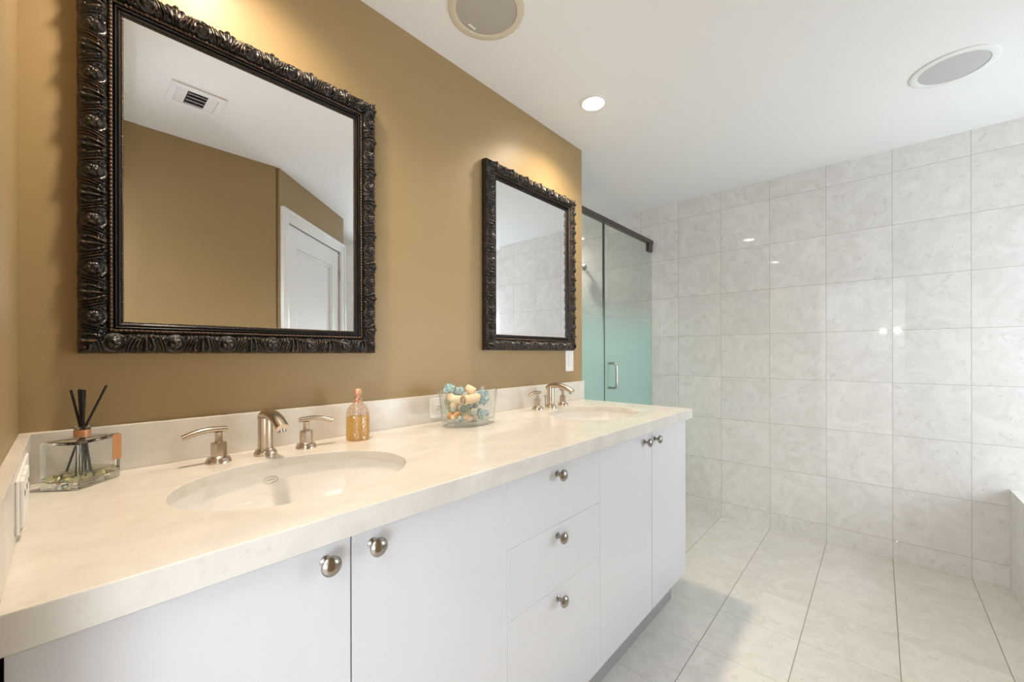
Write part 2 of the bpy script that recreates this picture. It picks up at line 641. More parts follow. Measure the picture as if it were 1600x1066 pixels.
link('panel_molding', door_m, M['trim_white'], dr, smooth=True)
for z in (0.25, 1.05, 1.82):
    bm = add_lathe(new(), [(0, 0), (0.007, 0), (0.007, 0.09), (0, 0.09)], 12, Matrix.Translation((ds1 - 0.004, 0.002, z)))
    bm.transform(DOORM)
    link('hinge', bm, M['steel'], dr, smooth=True)
bm = add_lathe(new(), [(0, 0), (0.027, 0), (0.027, 0.006), (0.010, 0.010), (0.010, 0.035), (0.026, 0.048), (0.024, 0.062), (0, 0.066)],
               20, DOORM @ Matrix.Translation((p0 + 0.06, -0.006, 0.98)) @ Matrix.Rotation(-PI / 2, 4, 'X'))
link('door_knob', bm, M['steel'], dr, smooth=True)

# window over the tub
wf = new()
for a in ((wx0, wx0 + 0.05, wz0, wz1), (wx1 - 0.05, wx1, wz0, wz1), (wx0 + 0.05, wx1 - 0.05, wz0, wz0 + 0.05),
          (wx0 + 0.05, wx1 - 0.05, wz1 - 0.05, wz1), ((wx0 + wx1) / 2 - 0.02, (wx0 + wx1) / 2 + 0.02, wz0 + 0.05, wz1 - 0.05)):
    add_box(wf, a[0], a[1], wy - 0.09, wy - 0.03, a[2], a[3], 0.004)
win = struct(link('window_1', wf, M['trim_white']))
link('window_pane', box(wx0 + 0.05, wx1 - 0.05, wy - 0.064, wy - 0.058, wz0 + 0.05, wz1 - 0.05), M['window_glass'], win)

# narrow stone strip where the shower glass meets the tiled wall
struct(link('trim_2', box(XR - 0.003, XR, 0.012, 0.112, 0, H), M['tile_yz']))
# shower kerb
struct(link('trim_3', box(XE, XR, 0.02, 0.14, 0, 0.09, 0.003), M['tile_xz']))

# ------------------------------------------------------------------ the tub
TZ = 0.498
tub = thing('bathtub', 'tiled bathtub surround at the right end of the stone floor', 'bathtub', (2.43, -2.28, 0))
bm = new()
add_box(bm, 1.70, XR - 0.001, -1.80, -1.774, 0.0, TZ)
o = link('front_panel', bm, M['tile_xz'], tub, loc=(-2.43, 2.28, 0))
bm = new()
add_box(bm, 1.70, XR - 0.001, -1.90, -1.80, TZ - 0.02, TZ)
add_box(bm, 1.70, XR - 0.001, wy + 0.002, wy + 0.12, TZ - 0.02, TZ)
add_box(bm, 1.70, 1.82, wy + 0.12, -1.90, TZ - 0.02, TZ)
add_box(bm, XR - 0.12, XR - 0.001, wy + 0.12, -1.90, TZ - 0.02, TZ)
link('deck', bm, M['tile_xy'], tub, loc=(-2.43, 2.28, 0))
bm = new()
add_lathe(bm, [(0.0, 0.08), (0.25, 0.08), (0.34, 0.12), (0.39, 0.35), (0.41, TZ), (0.45, TZ + 0.012), (0.45, TZ), (0.43, TZ - 0.01), (0.41, 0.33), (0.36, 0.09), (0.25, 0.05), (0, 0.05)],
          48, None, 1.44, 0.80)
link('basin', bm, M['porcelain'], tub, smooth=True)

# ------------------------------------------------------------------ vanity cabinets
YF, YD = -0.600, -0.580         # door faces, carcass front
ZB, ZT = 0.157, 0.876


def knob(parent, x, z):
    prof = [(0, 0), (0.0095, 0), (0.0095, 0.002), (0.0055, 0.005), (0.005, 0.013), (0.007, 0.017), (0.014, 0.0195),
            (0.0165, 0.0225), (0.0165, 0.0255), (0.0135, 0.029), (0.007, 0.0315), (0, 0.032)]
    bm = add_lathe(new(), prof, 28, RX90)
    return link('knob', bm, M['nickel_dark'], parent, smooth=True, loc=(x, YF, z))


def carcass(t, x0, x1):
    bm = new()
    add_box(bm, x0, x0 + 0.016, YD, -0.012, ZB, 0.89)
    add_box(bm, x1 - 0.016, x1, YD, -0.012, ZB, 0.89)
    add_box(bm, x0 + 0.016, x1 - 0.016, YD, -0.012, ZB, ZB + 0.016)
    add_box(bm, x0 + 0.016, x1 - 0.016, -0.024, -0.012, ZB + 0.016, 0.89)
    add_box(bm, x0 + 0.016, x1 - 0.016, YD, YD + 0.016, 0.878, 0.89)
    o = link('carcass', bm, M['lacquer'], t)
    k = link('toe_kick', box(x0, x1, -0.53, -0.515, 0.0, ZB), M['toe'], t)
    return o


def front(t, name, x0, x1, z0, z1, kx, kz):
    d = link(name, box(x0, x1, YF, YD - 0.001, z0, z1, 0.0008), M['lacquer'], t)
    knob(d, kx, kz)
    return d


CX = [-0.043, 0.733, 1.1815, 1.978]
t = thing('vanity_cabinet', 'white double-door vanity cabinet under the sink nearest the left wall', 'cabinet')
carcass(t, CX[0], CX[1])
front(t, 'cabinet_door', CX[0], 0.333, ZB, ZT, 0.290, 0.850)
front(t, 'cabinet_door', 0.3365, CX[1] - 0.0004, ZB, ZT, 0.374, 0.851)
t = thing('vanity_cabinet', 'white vanity cabinet with three stacked drawers between the two sinks', 'cabinet')
carcass(t, CX[1], CX[2])
front(t, 'drawer', CX[1] + 0.0004, CX[2] - 0.0004, 0.7054, ZT, 0.942, 0.851)
front(t, 'drawer', CX[1] + 0.0004, CX[2] - 0.0004, 0.5254, 0.7046, 0.944, 0.674)
front(t, 'drawer', CX[1] + 0.0004, CX[2] - 0.0004, ZB, 0.5246, 0.946, 0.494)
t = thing('vanity_cabinet', 'white double-door vanity cabinet at the far end beside the shower', 'cabinet')
carcass(t, CX[2], CX[3])
front(t, 'cabinet_door', CX[2] + 0.0004, 1.5905, ZB, ZT, 1.522, 0.847)
front(t, 'cabinet_door', 1.5945, CX[3], ZB, ZT, 1.619, 0.845)

# ------------------------------------------------------------------ worktop with two oval cut-outs
ZC = 0.933
SLAB = 0.911
XCR = 1.985
YC = -0.630
SINKS = ((0.350, -0.350, 0.229, 0.181), (1.577, -0.341, 0.232, 0.177))


def slab_with_holes(x0, x1, y0, y1, z0, z1, holes, n=96):
    bm = bmesh.new()
    top, bot = [], []
    xs = [x0, (holes[0][0] + holes[1][0]) / 2, x1]
    for hi, (cx, cy, a, b) in enumerate(holes):
        xa, xb = xs[hi], xs[hi + 1]
        ang = [2 * PI * i / n for i in range(n)]
        corners = [math.atan2(yy - cy, xx - cx) % (2 * PI) for xx, yy in ((xb, y1), (xa, y1), (xa, y0), (xb, y0))]
        for c in corners:
            k = min(range(n), key=lambda i: abs(((ang[i] - c + PI) % (2 * PI)) - PI))
            ang[k] = c
        inn, outr = [], []
        for th in ang:
            c, s = math.cos(th), math.sin(th)
            q = 1 / math.sqrt((c / a) ** 2 + (s / b) ** 2)
            inn.append((cx + q * c, cy + q * s))
            ts = []
            if c > 1e-9: ts.append((xb - cx) / c)
            if c < -1e-9: ts.append((xa - cx) / c)
            if s > 1e-9: ts.append((y1 - cy) / s)
            if s < -1e-9: ts.append((y0 - cy) / s)
            tt = min(ts)
            outr.append((cx + tt * c, cy + tt * s))
        for z, flip in ((z1, False), (z0, True)):
            vi = [bm.verts.new((x, y, z)) for x, y in inn]
            vo = [bm.verts.new((x, y, z)) for x, y in outr]
            for i in range(n):
                j = (i + 1) % n
                f = (vi[i], vo[i], vo[j], vi[j])
                bm.faces.new(f[::-1] if flip else f)
            if not flip:
                ti, to = vi, vo
            else:
                for i in range(n):
                    j = (i + 1) % n
                    bm.faces.new((ti[i], ti[j], vi[j], vi[i]))
                    # outside faces except the shared line
                    mx = (outr[i][0] + outr[j][0]) / 2
                    if abs(outr[i][0] - xs[1]) > 1e-5 or abs(outr[j][0] - xs[1]) > 1e-5:
                        bm.faces.new((to[j], to[i], vo[i], vo[j]))
    bmesh.ops.remove_doubles(bm, verts=bm.verts, dist=1e-5)
    bm.normal_update()
    ed = [e for e in bm.edges if all(abs(v.co.z - z1) < 1e-6 for v in e.verts) and len(e.link_faces) == 2 and e.calc_face_angle() > 1.0]
    bmesh.ops.bevel(bm, geom=ed, offset=0.0022, segments=2, profile=0.5, affect='EDGES')
    return bm


ct = thing('countertop', 'cream limestone worktop with two oval cut-outs on the white cabinets', 'countertop', (0.96, -0.3, SLAB))
L0 = (-0.96, 0.3, -SLAB)
bm = slab_with_holes(XL, XCR, YC, 0.0, SLAB, ZC, SINKS)
top = link('slab', bm, M['stone'], ct, loc=L0)
bm = new()
add_box(bm, XL, XCR, YC, YC + 0.02, 0.890, SLAB)
add_box(bm, XCR - 0.02, XCR, YC + 0.02, 0.0, 0.890, SLAB)
link('apron', bm, M['stone'], ct, loc=L0)
bs = tag(link('backsplash', box(XL, XE - 0.004, -0.02, 0.0, ZC, 1.035, 0.0015), M['stone']),
         'long low cream stone backsplash under both mirrors', 'backsplash')
ls = tag(link('backsplash', box(XL, -0.045, YC + 0.01, -0.02, ZC, 1.035, 0.0015), M['stone']),
         'short cream stone side splash on the left wall beside the reed diffuser', 'backsplash')

# undermount basins
for i, (cx, cy, a, b) in enumerate(SINKS):
    s = thing('sink', ('white oval undermount basin nearest the reed diffuser and the large mirror',
                       'white oval undermount basin at the far end of the worktop')[i], 'sink', (cx, cy, SLAB), 0)
    prof = []
    K = b / a
    outer = [(1.10, 0.0), (1.035, 0.0), (1.03, -0.004), (1.0, -0.045), (0.93, -0.085), (0.78, -0.118), (0.50, -0.137), (0.20, -0.143), (0.11, -0.145)]
    sm = smooth_path(outer, 6)
    under = [(0.11, -0.153), (0.50, -0.147), (0.80, -0.128), (0.97, -0.09), (1.05, -0.045), (1.10, -0.012)]
    prof = [(p[0] * a, p[1]) for p in list(sm) + under]
    bm = add_lathe(new(), prof, 80, None, 1.0, K, close=True)
    link('bowl', bm, M['porcelain'], s, smooth='all')
    bm = add_lathe(new(), [(0, -0.1425), (0.006, -0.1425), (0.019, -0.141), (0.0245, -0.1435), (0.0245, -0.16), (0, -0.16)], 28)
    link('drain', bm, M['steel'], s, smooth=True)
    if i == 0:
        # oval maker's mark printed on the back of the bowl
        bm = new()
        ring = [(0.0155 * math.cos(th), 0.0078 * math.sin(th), 0, 0.0008) for th in [2 * PI * k / 40 for k in range(41)]]
        add_tube(bm, ring, 6, cap=False)
        wave = smooth_path([(-0.011, -0.001, 0, .0006), (-0.008, 0.002, 0, .0007), (-0.005, -0.001, 0, .0007), (0.0, 0.0015, 0, .0007),
                            (0.005, -0.001, 0, .0007), (0.008, 0.002, 0, .0006), (0.0115, 0.0, 0, .0006)], 4)
        add_tube(bm, wave, 6)
        bm.transform(Matrix.Translation((-0.008, b * 1.012, -0.028)) @ Matrix.Rotation(PI / 2 - 0.10, 4, 'X'))
        link('maker_mark', bm, M['logo'], s)

# ------------------------------------------------------------------ faucets
def make_faucet(loc, label):
    t = thing('faucet', label, 'faucet', loc, 0)
    bm = new()
    add_lathe(bm, [(0, 0), (0.027, 0), (0.027, 0.006), (0.0245, 0.008), (0.0235, 0.0125), (0.0195, 0.015), (0.0185, 0.017), (0, 0.017)], 36)
    add_lathe(bm, [(0.0172, 0.012), (0.0172, 0.098), (0.012, 0.104), (0, 0.105)], 32)
    path = smooth_path([(0, 0.021, 0.0905, 0.0115), (0, 0.014, 0.0960, 0.0135), (0, -0.006, 0.1040, 0.0150), (0, -0.034, 0.1080, 0.0150),
                        (0, -0.066, 0.1050, 0.0144), (0, -0.098, 0.0960, 0.0138), (0, -0.126, 0.0830, 0.0130)], 6)
    sp = link('spout', add_tube(bm, path, 28, flat=(0.86, 1.12)), M['faucet'], t, smooth=True)
    e = Vector((0, -0.1175, 0.0780)); d = Vector((0, -0.25, -1)).normalized()
    bm = add_tube(new(), [(*(e - d * 0.006), 0.0098), (*(e + d * 0.006), 0.0098), (*(e + d * 0.0065), 0.0075), (*(e + d * 0.003), 0.007)], 24)
    link('aerator', bm, M['steel'], sp, smooth=True)
    # pop-up rod behind the spout
    bm = new()
    add_lathe(bm, [(0, 0.0), (0.0025, 0.0), (0.0025, 0.045), (0.006, 0.047), (0.006, 0.056), (0, 0.058)], 14, Matrix.Translation((0, 0.033, 0)))
    link('lift_rod', bm, M['faucet'], t, smooth=True)
    for sgn in (-1, 1):
        bm = new()
        x = sgn * 0.101
        add_lathe(bm, [(0, 0), (0.0265, 0), (0.0265, 0.005), (0.0245, 0.0075), (0.0235, 0.0115), (0.0175, 0.0145), (0.0158, 0.016)], 36, Matrix.Translation((x, 0, 0)))
        add_lathe(bm, [(0.0165, 0.014), (0.0165, 0.046), (0.0155, 0.0485), (0.009, 0.050), (0.008, 0.052), (0.0078, 0.068), (0.0085, 0.073), (0, 0.073)], 8,
                  Matrix.Translation((x, 0, 0)) @ Matrix.Rotation(PI / 8, 4, 'Z'))
        h = link('handle', bm, M['faucet'], t, smooth=True)
        pts = smooth_path([(x - sgn * 0.017, 0, 0.0785, 0.0078), (x, 0, 0.0795, 0.0083), (x + sgn * 0.022, -0.001, 0.0800, 0.0083),
                           (x + sgn * 0.045, -0.002, 0.0765, 0.0080), (x + sgn * 0.069, -0.003, 0.0680, 0.0078)], 6)
        link('lever', add_tube(new(), pts, 20, flat=(0.85, 1.1)), M['faucet'], h, smooth=True)
    return t


make_faucet((0.351, -0.098, ZC), 'brushed nickel two-lever faucet behind the near basin below the large mirror')
make_faucet((1.587, -0.098, ZC), 'brushed nickel two-lever faucet behind the far basin by the shower glass')

# ------------------------------------------------------------------ carved mirrors
FW, FH = 0.684, 0.832
BAND = 0.047
PER = 0.104


def carve(pos, v, L):
    """height of the carved relief; pos along the side measured from its middle, v across (0 outer .. 1 inner)."""
    t = pos / PER
    n = np.floor(t)
    t = t - n                                    # 0..1
    h = np.zeros_like(t)
    # boss with a rim and berries (t = .25)
    def ell(tc, vc, rt_, rv, amp, p=0.5):
        q = ((t - tc) / rt_) ** 2 + ((v - vc) / rv) ** 2
        return amp * np.clip(1 - q, 0, None) ** p
    h = np.maximum(h, ell(0.24, 0.50, 0.17, 0.46, 0.0062, 0.6))
    q = np.sqrt(((t - 0.24) / 0.17) ** 2 + ((v - 0.5) / 0.46) ** 2)
    h -= 0.0022 * np.exp(-((q - 0.80) / 0.10) ** 2)
    h += 0.0024 * np.exp(-((q - 1.02) / 0.11) ** 2)
    for tc, vc, r in ((0.17, 0.38, .045), (0.25, 0.30, .045), (0.32, 0.42, .045), (0.22, 0.62, .05), (0.30, 0.68, .045), (0.25, 0.5, .04)):
        h += ell(tc, vc, r, r * PER / BAND, 0.0028)
    # leaf fan (t = .74), curled lobes
    dt = t - 0.74
    fan = np.clip(1 - (dt / 0.20) ** 2 - ((v - 0.5) / 0.62) ** 4, 0, None) ** 0.5
    ang = np.arctan2(dt * PER, (1.15 - v) * BAND)
    h = np.maximum(h, fan * (0.0042 + 0.0024 * np.cos(ang * 15)))
    for tc, vc, r in ((0.62, 0.16, .052), (0.74, 0.10, .06), (0.86, 0.16, .052), (0.665, 0.82, .045), (0.815, 0.82, .045)):
        h += ell(tc, vc, r, r * PER / BAND, 0.0034)
    # slanting S ribs between the two
    for tc, sg in ((0.49, 1), (0.99, -1), (-0.01, -1)):
        d = t - tc - sg * 0.055 * np.sin((v - 0.5) * PI)
        env = np.exp(-(d / 0.085) ** 4)
        h = np.maximum(h, env * (0.0030 + 0.0026 * np.cos(d * 2 * PI / 0.058)) * np.clip(1.25 - np.abs(v - 0.5) * 1.4, 0, 1))
    # volutes
    for tc, vc, sg in ((0.42, 0.78, 1), (0.06, 0.78, -1), (0.57, 0.72, -1), (0.91, 0.72, 1)):
        dx, dy = (t - tc) * PER, (v - vc) * BAND
        rr = np.sqrt(dx * dx + dy * dy)
        th = np.arctan2(dy, dx) * sg
        h += np.exp(-(rr / 0.0062) ** 4) * (0.0016 + 0.0022 * np.cos(rr / 0.0026 * PI + th))
    return h


def frame_strip(ws, depth_fn, step, sides_fn=None):
    """Four mitred sides swept around the frame. ws = offsets from the outer edge, depth_fn(pos, w, L) = distance from the wall."""
    verts, faces = [], []
    ws = np.array(ws)
    for L, other, rot in ((FW, FH, 0), (FH, FW, 1), (FW, FH, 2), (FH, FW, 3)):
        n = int(L / step)
        u = np.linspace(0, 1, n)
        Wg, Ug = np.meshgrid(ws, u, indexing='ij')
        along = Wg + Ug * (L - 2 * Wg) - L / 2
        dep = depth_fn(along, Wg, L)
        We = Wg - (sides_fn(along, Wg) if sides_fn else 0)
        px, pz = along, -other / 2 + We
        for _ in range(rot):
            px, pz = -pz, px
        base = len(verts)
        verts += np.stack([px.ravel(), -dep.ravel(), pz.ravel()], 1).tolist()
        m = len(ws)
        idx = (base + np.arange(m * n)).reshape(m, n)
        q = np.stack([idx[:-1, :-1].ravel(), idx[:-1, 1:].ravel(), idx[1:, 1:].ravel(), idx[1:, :-1].ravel()], 1)
        faces += q.tolist()
    me = bpy.data.meshes.new('frame')
    me.from_pydata(verts, [], faces)
    me.polygons.foreach_set('use_smooth', [True] * len(faces))
    me.update()
    return me


def ornate_depth(pos, wv, L):
    v = wv / BAND
    base = np.interp(v, [0, 0.02, 0.12, 0.35, 0.62, 0.85, 1.0], [0.001, 0.020, 0.027, 0.034, 0.036, 0.031, 0.022])
    ends = np.clip((L / 2 - np.abs(pos) - wv * 0.0) / 0.03, 0, 1)
    return base + carve(pos, v, L) * np.clip(np.minimum(v, 1 - v) / 0.06, 0, 1) * 1.85


ws_o = [0, 0.0005] + list(np.linspace(0.0016, BAND - 0.001, 34)) + [BAND]
def scallop(pos, wv):
    t = pos / PER
    return 0.0014 * (np.abs(np.sin(2 * PI * (t + 0.01))) ** 0.7 - 0.55) * np.clip(1 - wv / BAND * 1.6, 0, 1)


ME_ORN = frame_strip(ws_o, ornate_depth, 0.0013, scallop)
ME_ORN.materials.append(M['carved'])


def bead_depth(c, r, pitch, base):
    def fn(pos, wv, L):
        d = (wv - c) / r
        s = ((pos / pitch) % 1 - 0.5) * 2
        return base + r * np.sqrt(np.clip(1 - d * d - 0.85 * s * s, 0, 1))
    return fn


ME_BEAD = frame_strip(list(np.linspace(BAND, BAND + 0.0068, 9)), bead_depth(BAND + 0.0034, 0.0036, 0.0088, 0.027), 0.0011)
ME_BEAD.materials.append(M['bead'])


def mold_depth(pos, wv, L):
    x = (wv - BAND - 0.0068) * 1000        # mm
    return np.interp(x, [0, 0.3, 1.2, 2.4, 4.0, 6.0, 7.2, 7.6, 8.6, 10.5, 12.0, 12.6, 13.6],
                     [.024, .019, .018, .0255, .0285, .0255, .0205, .0195, .0225, .0238, .0215, .0185, .018])


ME_MOLD = frame_strip(list(BAND + 0.0068 + np.array([0, 0.3, 1.2, 1.8, 2.4, 3.2, 4.0, 5, 6.0, 7.2, 7.6, 8.6, 9.6, 10.5, 11.4, 12.0, 12.6, 13.6]) / 1000), mold_depth, 0.05)
ME_MOLD.materials.append(M['molding'])
w0 = BAND + 0.0068 + 0.0136
ME_BEAD2 = frame_strip(list(np.linspace(w0, w0 + 0.0042, 7)), bead_depth(w0 + 0.0021, 0.0022, 0.0050, 0.0165), 0.0009)
ME_BEAD2.materials.append(M['bead'])
w1 = w0 + 0.0042


def mirror_glass():
    bm = new()
    a, b = FW / 2 - w1 + 0.002, FH / 2 - w1 + 0.002
    bw, dd = 0.0245, 0.0006
    y0, y1 = -0.0155, -0.0155 - dd
    oc = [(-a, -b), (a, -b), (a, b), (-a, b)]
    ic = [(-a + bw, -b + bw), (a - bw, -b + bw), (a - bw, b - bw), (-a + bw, b - bw)]
    vo = [bm.verts.new((x, y0, z)) for x, z in oc]
    vi = [bm.verts.new((x, y1, z)) for x, z in ic]
    vb = [bm.verts.new((x, -0.008, z)) for x, z in oc]
    bm.faces.new(vi)
    bm.faces.new(vb[::-1])
    for i in range(4):
        j = (i + 1) % 4
        bm.faces.new((vo[i], vo[j], vi[j], vi[i]))
        bm.faces.new((vb[i], vb[j], vo[j], vo[i]))
    return bm


def place(name, me, parent):
    o = bpy.data.objects.new(name, me)
    COL.objects.link(o)
    o.parent = parent
    return o


mir = thing('wall_mirror', 'black carved mirror above the near basin reflecting a white panelled door', 'mirror', (0.361, 0, 1.612), 0)
fr_ = place('carved_frame', ME_ORN, mir)
place('beaded_rope', ME_BEAD, fr_)
place('inner_molding', ME_MOLD, mir)
place('bead_trim', ME_BEAD2, mir)
link('mirror_glass', mirror_glass(), M['mirror'], mir)
link('backing', box(-FW / 2 + 0.004, FW / 2 - 0.004, -0.007, 0.0, -FH / 2 + 0.004, FH / 2 - 0.004), M['dark'], mir)
m2 = mir.copy(); COL.objects.link(m2)
for ch in list(mir.children):
    c = ch.copy(); COL.objects.link(c); c.parent = m2
    for g in ch.children:
        gg = g.copy(); COL.objects.link(gg); gg.parent = c
m2.location = (1.563, 0, 1.625)
m2['label'] = 'black carved mirror above the far basin reflecting the tiled wall'

# ------------------------------------------------------------------ shower enclosure
YG = 0.094
t = thing('shower_screen', 'fixed half-frosted shower glass panel between the tan wall and the glass door', 'shower glass', (2.22, YG, 0.09))
link('pane', box(XE - 2.22, 2.436 - 2.22, -0.005, 0.005, 0, 1.99), M['shower_glass'], t)
t = thing('shower_door', 'half-frosted green glass shower door with a steel pull handle', 'shower door', (2.84, YG, 0.1))
pane = link('pane', box(2.444 - 2.84, XR - 0.010 - 2.84, -0.005, 0.005, 0, 1.975), M['shower_glass'], t)
link('edge_seal', box(2.437 - 2.84, 2.4435 - 2.84, -0.007, 0.007, 0, 1.975), M['seal'], t)
bm = new()
for sg in (-1, 1):
    zc, hx = 1.043 - 0.1, 2.492 - 2.84
    R = 0.083
    pts = [(hx, sg * 0.005, zc - R, .0085), (hx, sg * 0.045, zc - R, .0085), (hx, sg * 0.062, zc - R + 0.006, .0085), (hx, sg * 0.068, zc - R + 0.024, .0085),
           (hx, sg * 0.068, zc, .0085), (hx, sg * 0.068, zc + R - 0.024, .0085), (hx, sg * 0.062, zc + R - 0.006, .0085), (hx, sg * 0.045, zc + R, .0085), (hx, sg * 0.005, zc + R, .0085)]
    add_tube(bm, smooth_path(pts, 5), 16)
link('pull_handle', bm, M['steel'], t, smooth=True)
link('pivot_hinge', box(3.140 - 2.84, 3.210 - 2.84, -0.014, 0.014, 1.915, 1.980, 0.002), M['bronze_rail'], t)
rail = tag(link('header_rail', box(XE, XR - 0.006, -0.017, 0.017, -0.016, 0.016, 0.003), M['bronze_rail'], loc=(0, YG, 2.094)),
           'dark bronze header rail running across the top of the shower glass', 'rail')
# hand shower and bracket on the tiled wall inside the shower
t = thing('wall_shower', 'dark nickel shower head on the tiled wall behind the fixed glass', 'shower head', (XR, 0.74, 1.99))
bm = add_lathe(new(), [(0, 0), (0.03, 0), (0.03, 0.006), (0.012, 0.012), (0.011, 0.05), (0, 0.05)], 24, Matrix.Rotation(-PI / 2, 4, 'Y'))
add_tube(bm, smooth_path([(-0.04, 0, 0, .011), (-0.08, 0, 0.008, .011), (-0.12, 0, 0.0, .011), (-0.14, 0, -0.02, .011)], 5), 14)
link('arm', bm, M['steel'], t, smooth=True)
bm = add_lathe(new(), [(0, 0.0), (0.012, 0.0), (0.016, 0.012), (0.037, 0.03), (0.040, 0.038), (0.038, 0.045), (0, 0.045)], 28,
               Matrix.Translation((-0.138, 0, -0.012)) @ Matrix.Rotation(PI * 0.80, 4, 'Y'))
link('spray_head', bm, M['steel'], t, smooth=True)

# ------------------------------------------------------------------ ceiling fixtures
for i, (x, y) in enumerate(DOWNLIGHTS):
    t = thing('downlight', ('small glowing recessed ceiling light above the far mirror', 'recessed ceiling light over the near basin')[i],
              'ceiling light', (x, y, H))
    bm = add_lathe(new(), [(0.062, 0.0), (0.062, -0.003), (0.052, -0.006), (0.049, -0.004), (0.046, 0.0)], 40, close=True)
    link('trim_ring', bm, M['spk_trim_white'], t, smooth=True)
    bm = add_lathe(new(), [(0, -0.0022), (0.048, -0.0022), (0.048, 0.0), (0, 0.0)], 40)
    link('lens', bm, M['lamp'], t)
    sp = add_light('lamp_beam', 'SPOT', (0, 0, -0.012), 42.0, (1.0, 0.83, 0.62), spot_size=math.radians(140), spot_blend=0.95, shadow_soft_size=0.04)
    sp.parent = t

# unseen third lamp added to brighten the shower, hidden behind the wall's edge
t = thing('downlight', 'added recessed ceiling light brightening the shower, unseen behind the tan wall', 'ceiling light', (2.90, 0.99, H))
bm = add_lathe(new(), [(0.062, 0.0), (0.062, -0.003), (0.052, -0.006), (0.049, -0.004), (0.046, 0.0)], 40, close=True)
link('trim_ring', bm, M['spk_trim_white'], t, smooth=True)
bm = add_lathe(new(), [(0, -0.0022), (0.048, -0.0022), (0.048, 0.0), (0, 0.0)], 40)
link('lens', bm, M['lamp'], t)
sp = add_light('lamp_beam', 'SPOT', (0, 0, -0.012), 16.0, (1.0, 0.93, 0.84), spot_size=math.radians(150), spot_blend=1.0, shadow_soft_size=0.04)
sp.parent = t

for i, (x, y) in enumerate(((0.975, -0.283), (2.470, -1.510))):
    t = thing('ceiling_speaker', ('round taupe ceiling speaker near the top edge above the tan wall', 'round pale grey ceiling speaker close to the tiled wall')[i],
              'speaker', (x, y, H))
    bm = add_lathe(new(), [(0.131, 0.0), (0.130, -0.004), (0.122, -0.0075), (0.106, -0.006), (0.104, -0.003), (0.104, 0.0)], 64, close=True)
    link('trim_ring', bm, M[('spk_trim_beige', 'spk_trim_white')[i]], t, smooth=True)
    bm = add_lathe(new(), [(0, -0.0065), (0.07, -0.006), (0.104, -0.0035), (0.104, 0.0), (0, 0.0)], 64)
    g = link('grille', bm, M[('grille_warm', 'grille_cool')[i]], t, smooth=True)
    if i == 0:
        bm = box(-0.016, 0.016, -0.003, 0.003, -0.0078, -0.0055, 0.0006)
        bm.transform(Matrix.Translation((0.010, 0.084, 0.0012)))
        link('badge', bm, M['plastic'], g)

# ceiling air register, seen in the large mirror
t = thing('air_vent', 'white ceiling air register reflected in the near carved mirror', 'vent', (0.410, -1.093, H))
bm = new()
for a in ((-0.10, 0.10, -0.10, -0.065), (-0.10, 0.10, 0.065, 0.10), (-0.10, -0.075, -0.065, 0.065), (0.075, 0.10, -0.065, 0.065)):
    add_box(bm, a[0], a[1], a[2], a[3], -0.008, 0.0, 0.0015)
link('frame', bm, M['trim_white'], t)
link('duct', box(-0.075, 0.075, -0.065, 0.065, -0.0015, 0.0), M['dark'], t)
for gx0, gx1, vert in ((-0.075, -0.036, 1), (0.036, 0.075, 1), (-0.034, 0.034, 0)):
    bm = new()
    if vert:
        for k in range(4):
            xk = gx0 + 0.006 + k * (gx1 - gx0 - 0.008) / 3.6
            q = box(-0.0058, 0.0058, -0.064, 0.064, -0.0008, 0.0008)
            q.transform(Matrix.Translation((xk, 0, -0.006)) @ Matrix.Rotation(0.28 * (-1 if gx0 < 0 else 1), 4, 'Y'))
            merge(bm, q)
    else:
        for k in range(4):
            yk = -0.048 + k * 0.032
            q = box(gx0, gx1, -0.008, 0.008, -0.0008, 0.0008)
            q.transform(Matrix.Translation((0, yk, -0.007)) @ Matrix.Rotation(-0.75, 4, 'X'))
            merge(bm, q)
    link('louver_bank', bm, M['trim_white'], t)

# ------------------------------------------------------------------ outlets and switches
t = thing('wall_switch', 'white rocker light switch on the tan wall under the far mirror', 'switch', (1.888, 0, 1.154))
link('cover_plate', box(-0.037, 0.037, -0.006, 0, -0.059, 0.059, 0.002), M['plastic'], t)
link('rocker', box(-0.016, 0.016, -0.011, -0.006, -0.033, 0.033, 0.0015), M['plastic'], t)


def receptacle(t, cx, face, horiz):
    """one outlet face with its slots"""
    f = link('receptacle', face, M['plastic'], t)
    return f


t = thing('power_outlet', 'white power outlet in the stone backsplash behind the glass bowl', 'outlet', (0.987, -0.02, 0.986))
link('cover_plate', box(-0.059, 0.059, -0.005, 0, -0.0375, 0.0375, 0.002), M['plastic'], t)
for cx in (-0.021, 0.021):
    f = link('receptacle', box(cx - 0.0145, cx + 0.0145, -0.0075, -0.005, -0.0165, 0.0165, 0.001), M['plastic'], t)
    bm = new()
    add_box(bm, cx - 0.0075, cx + 0.0005, -0.0079, -0.0074, 0.0045, 0.0065)
    add_box(bm, cx - 0.0075, cx + 0.0005, -0.0079, -0.0074, -0.0065, -0.0045)
    add_lathe(bm, [(0, 0.0), (0.0025, 0.0), (0.0025, 0.0005), (0, 0.0005)], 12, Matrix.Translation((cx + 0.008, -0.0074, 0)) @ RX90)
    link('slots', bm, M['dark'], f)
t = thing('power_outlet', 'white multi-gang outlet plate on the side splash at the left edge', 'outlet', (-0.045, -0.30, 0.984))
link('cover_plate', box(0, 0.003, -0.115, 0.125, -0.0375, 0.0375, 0.001), M['plastic'], t)
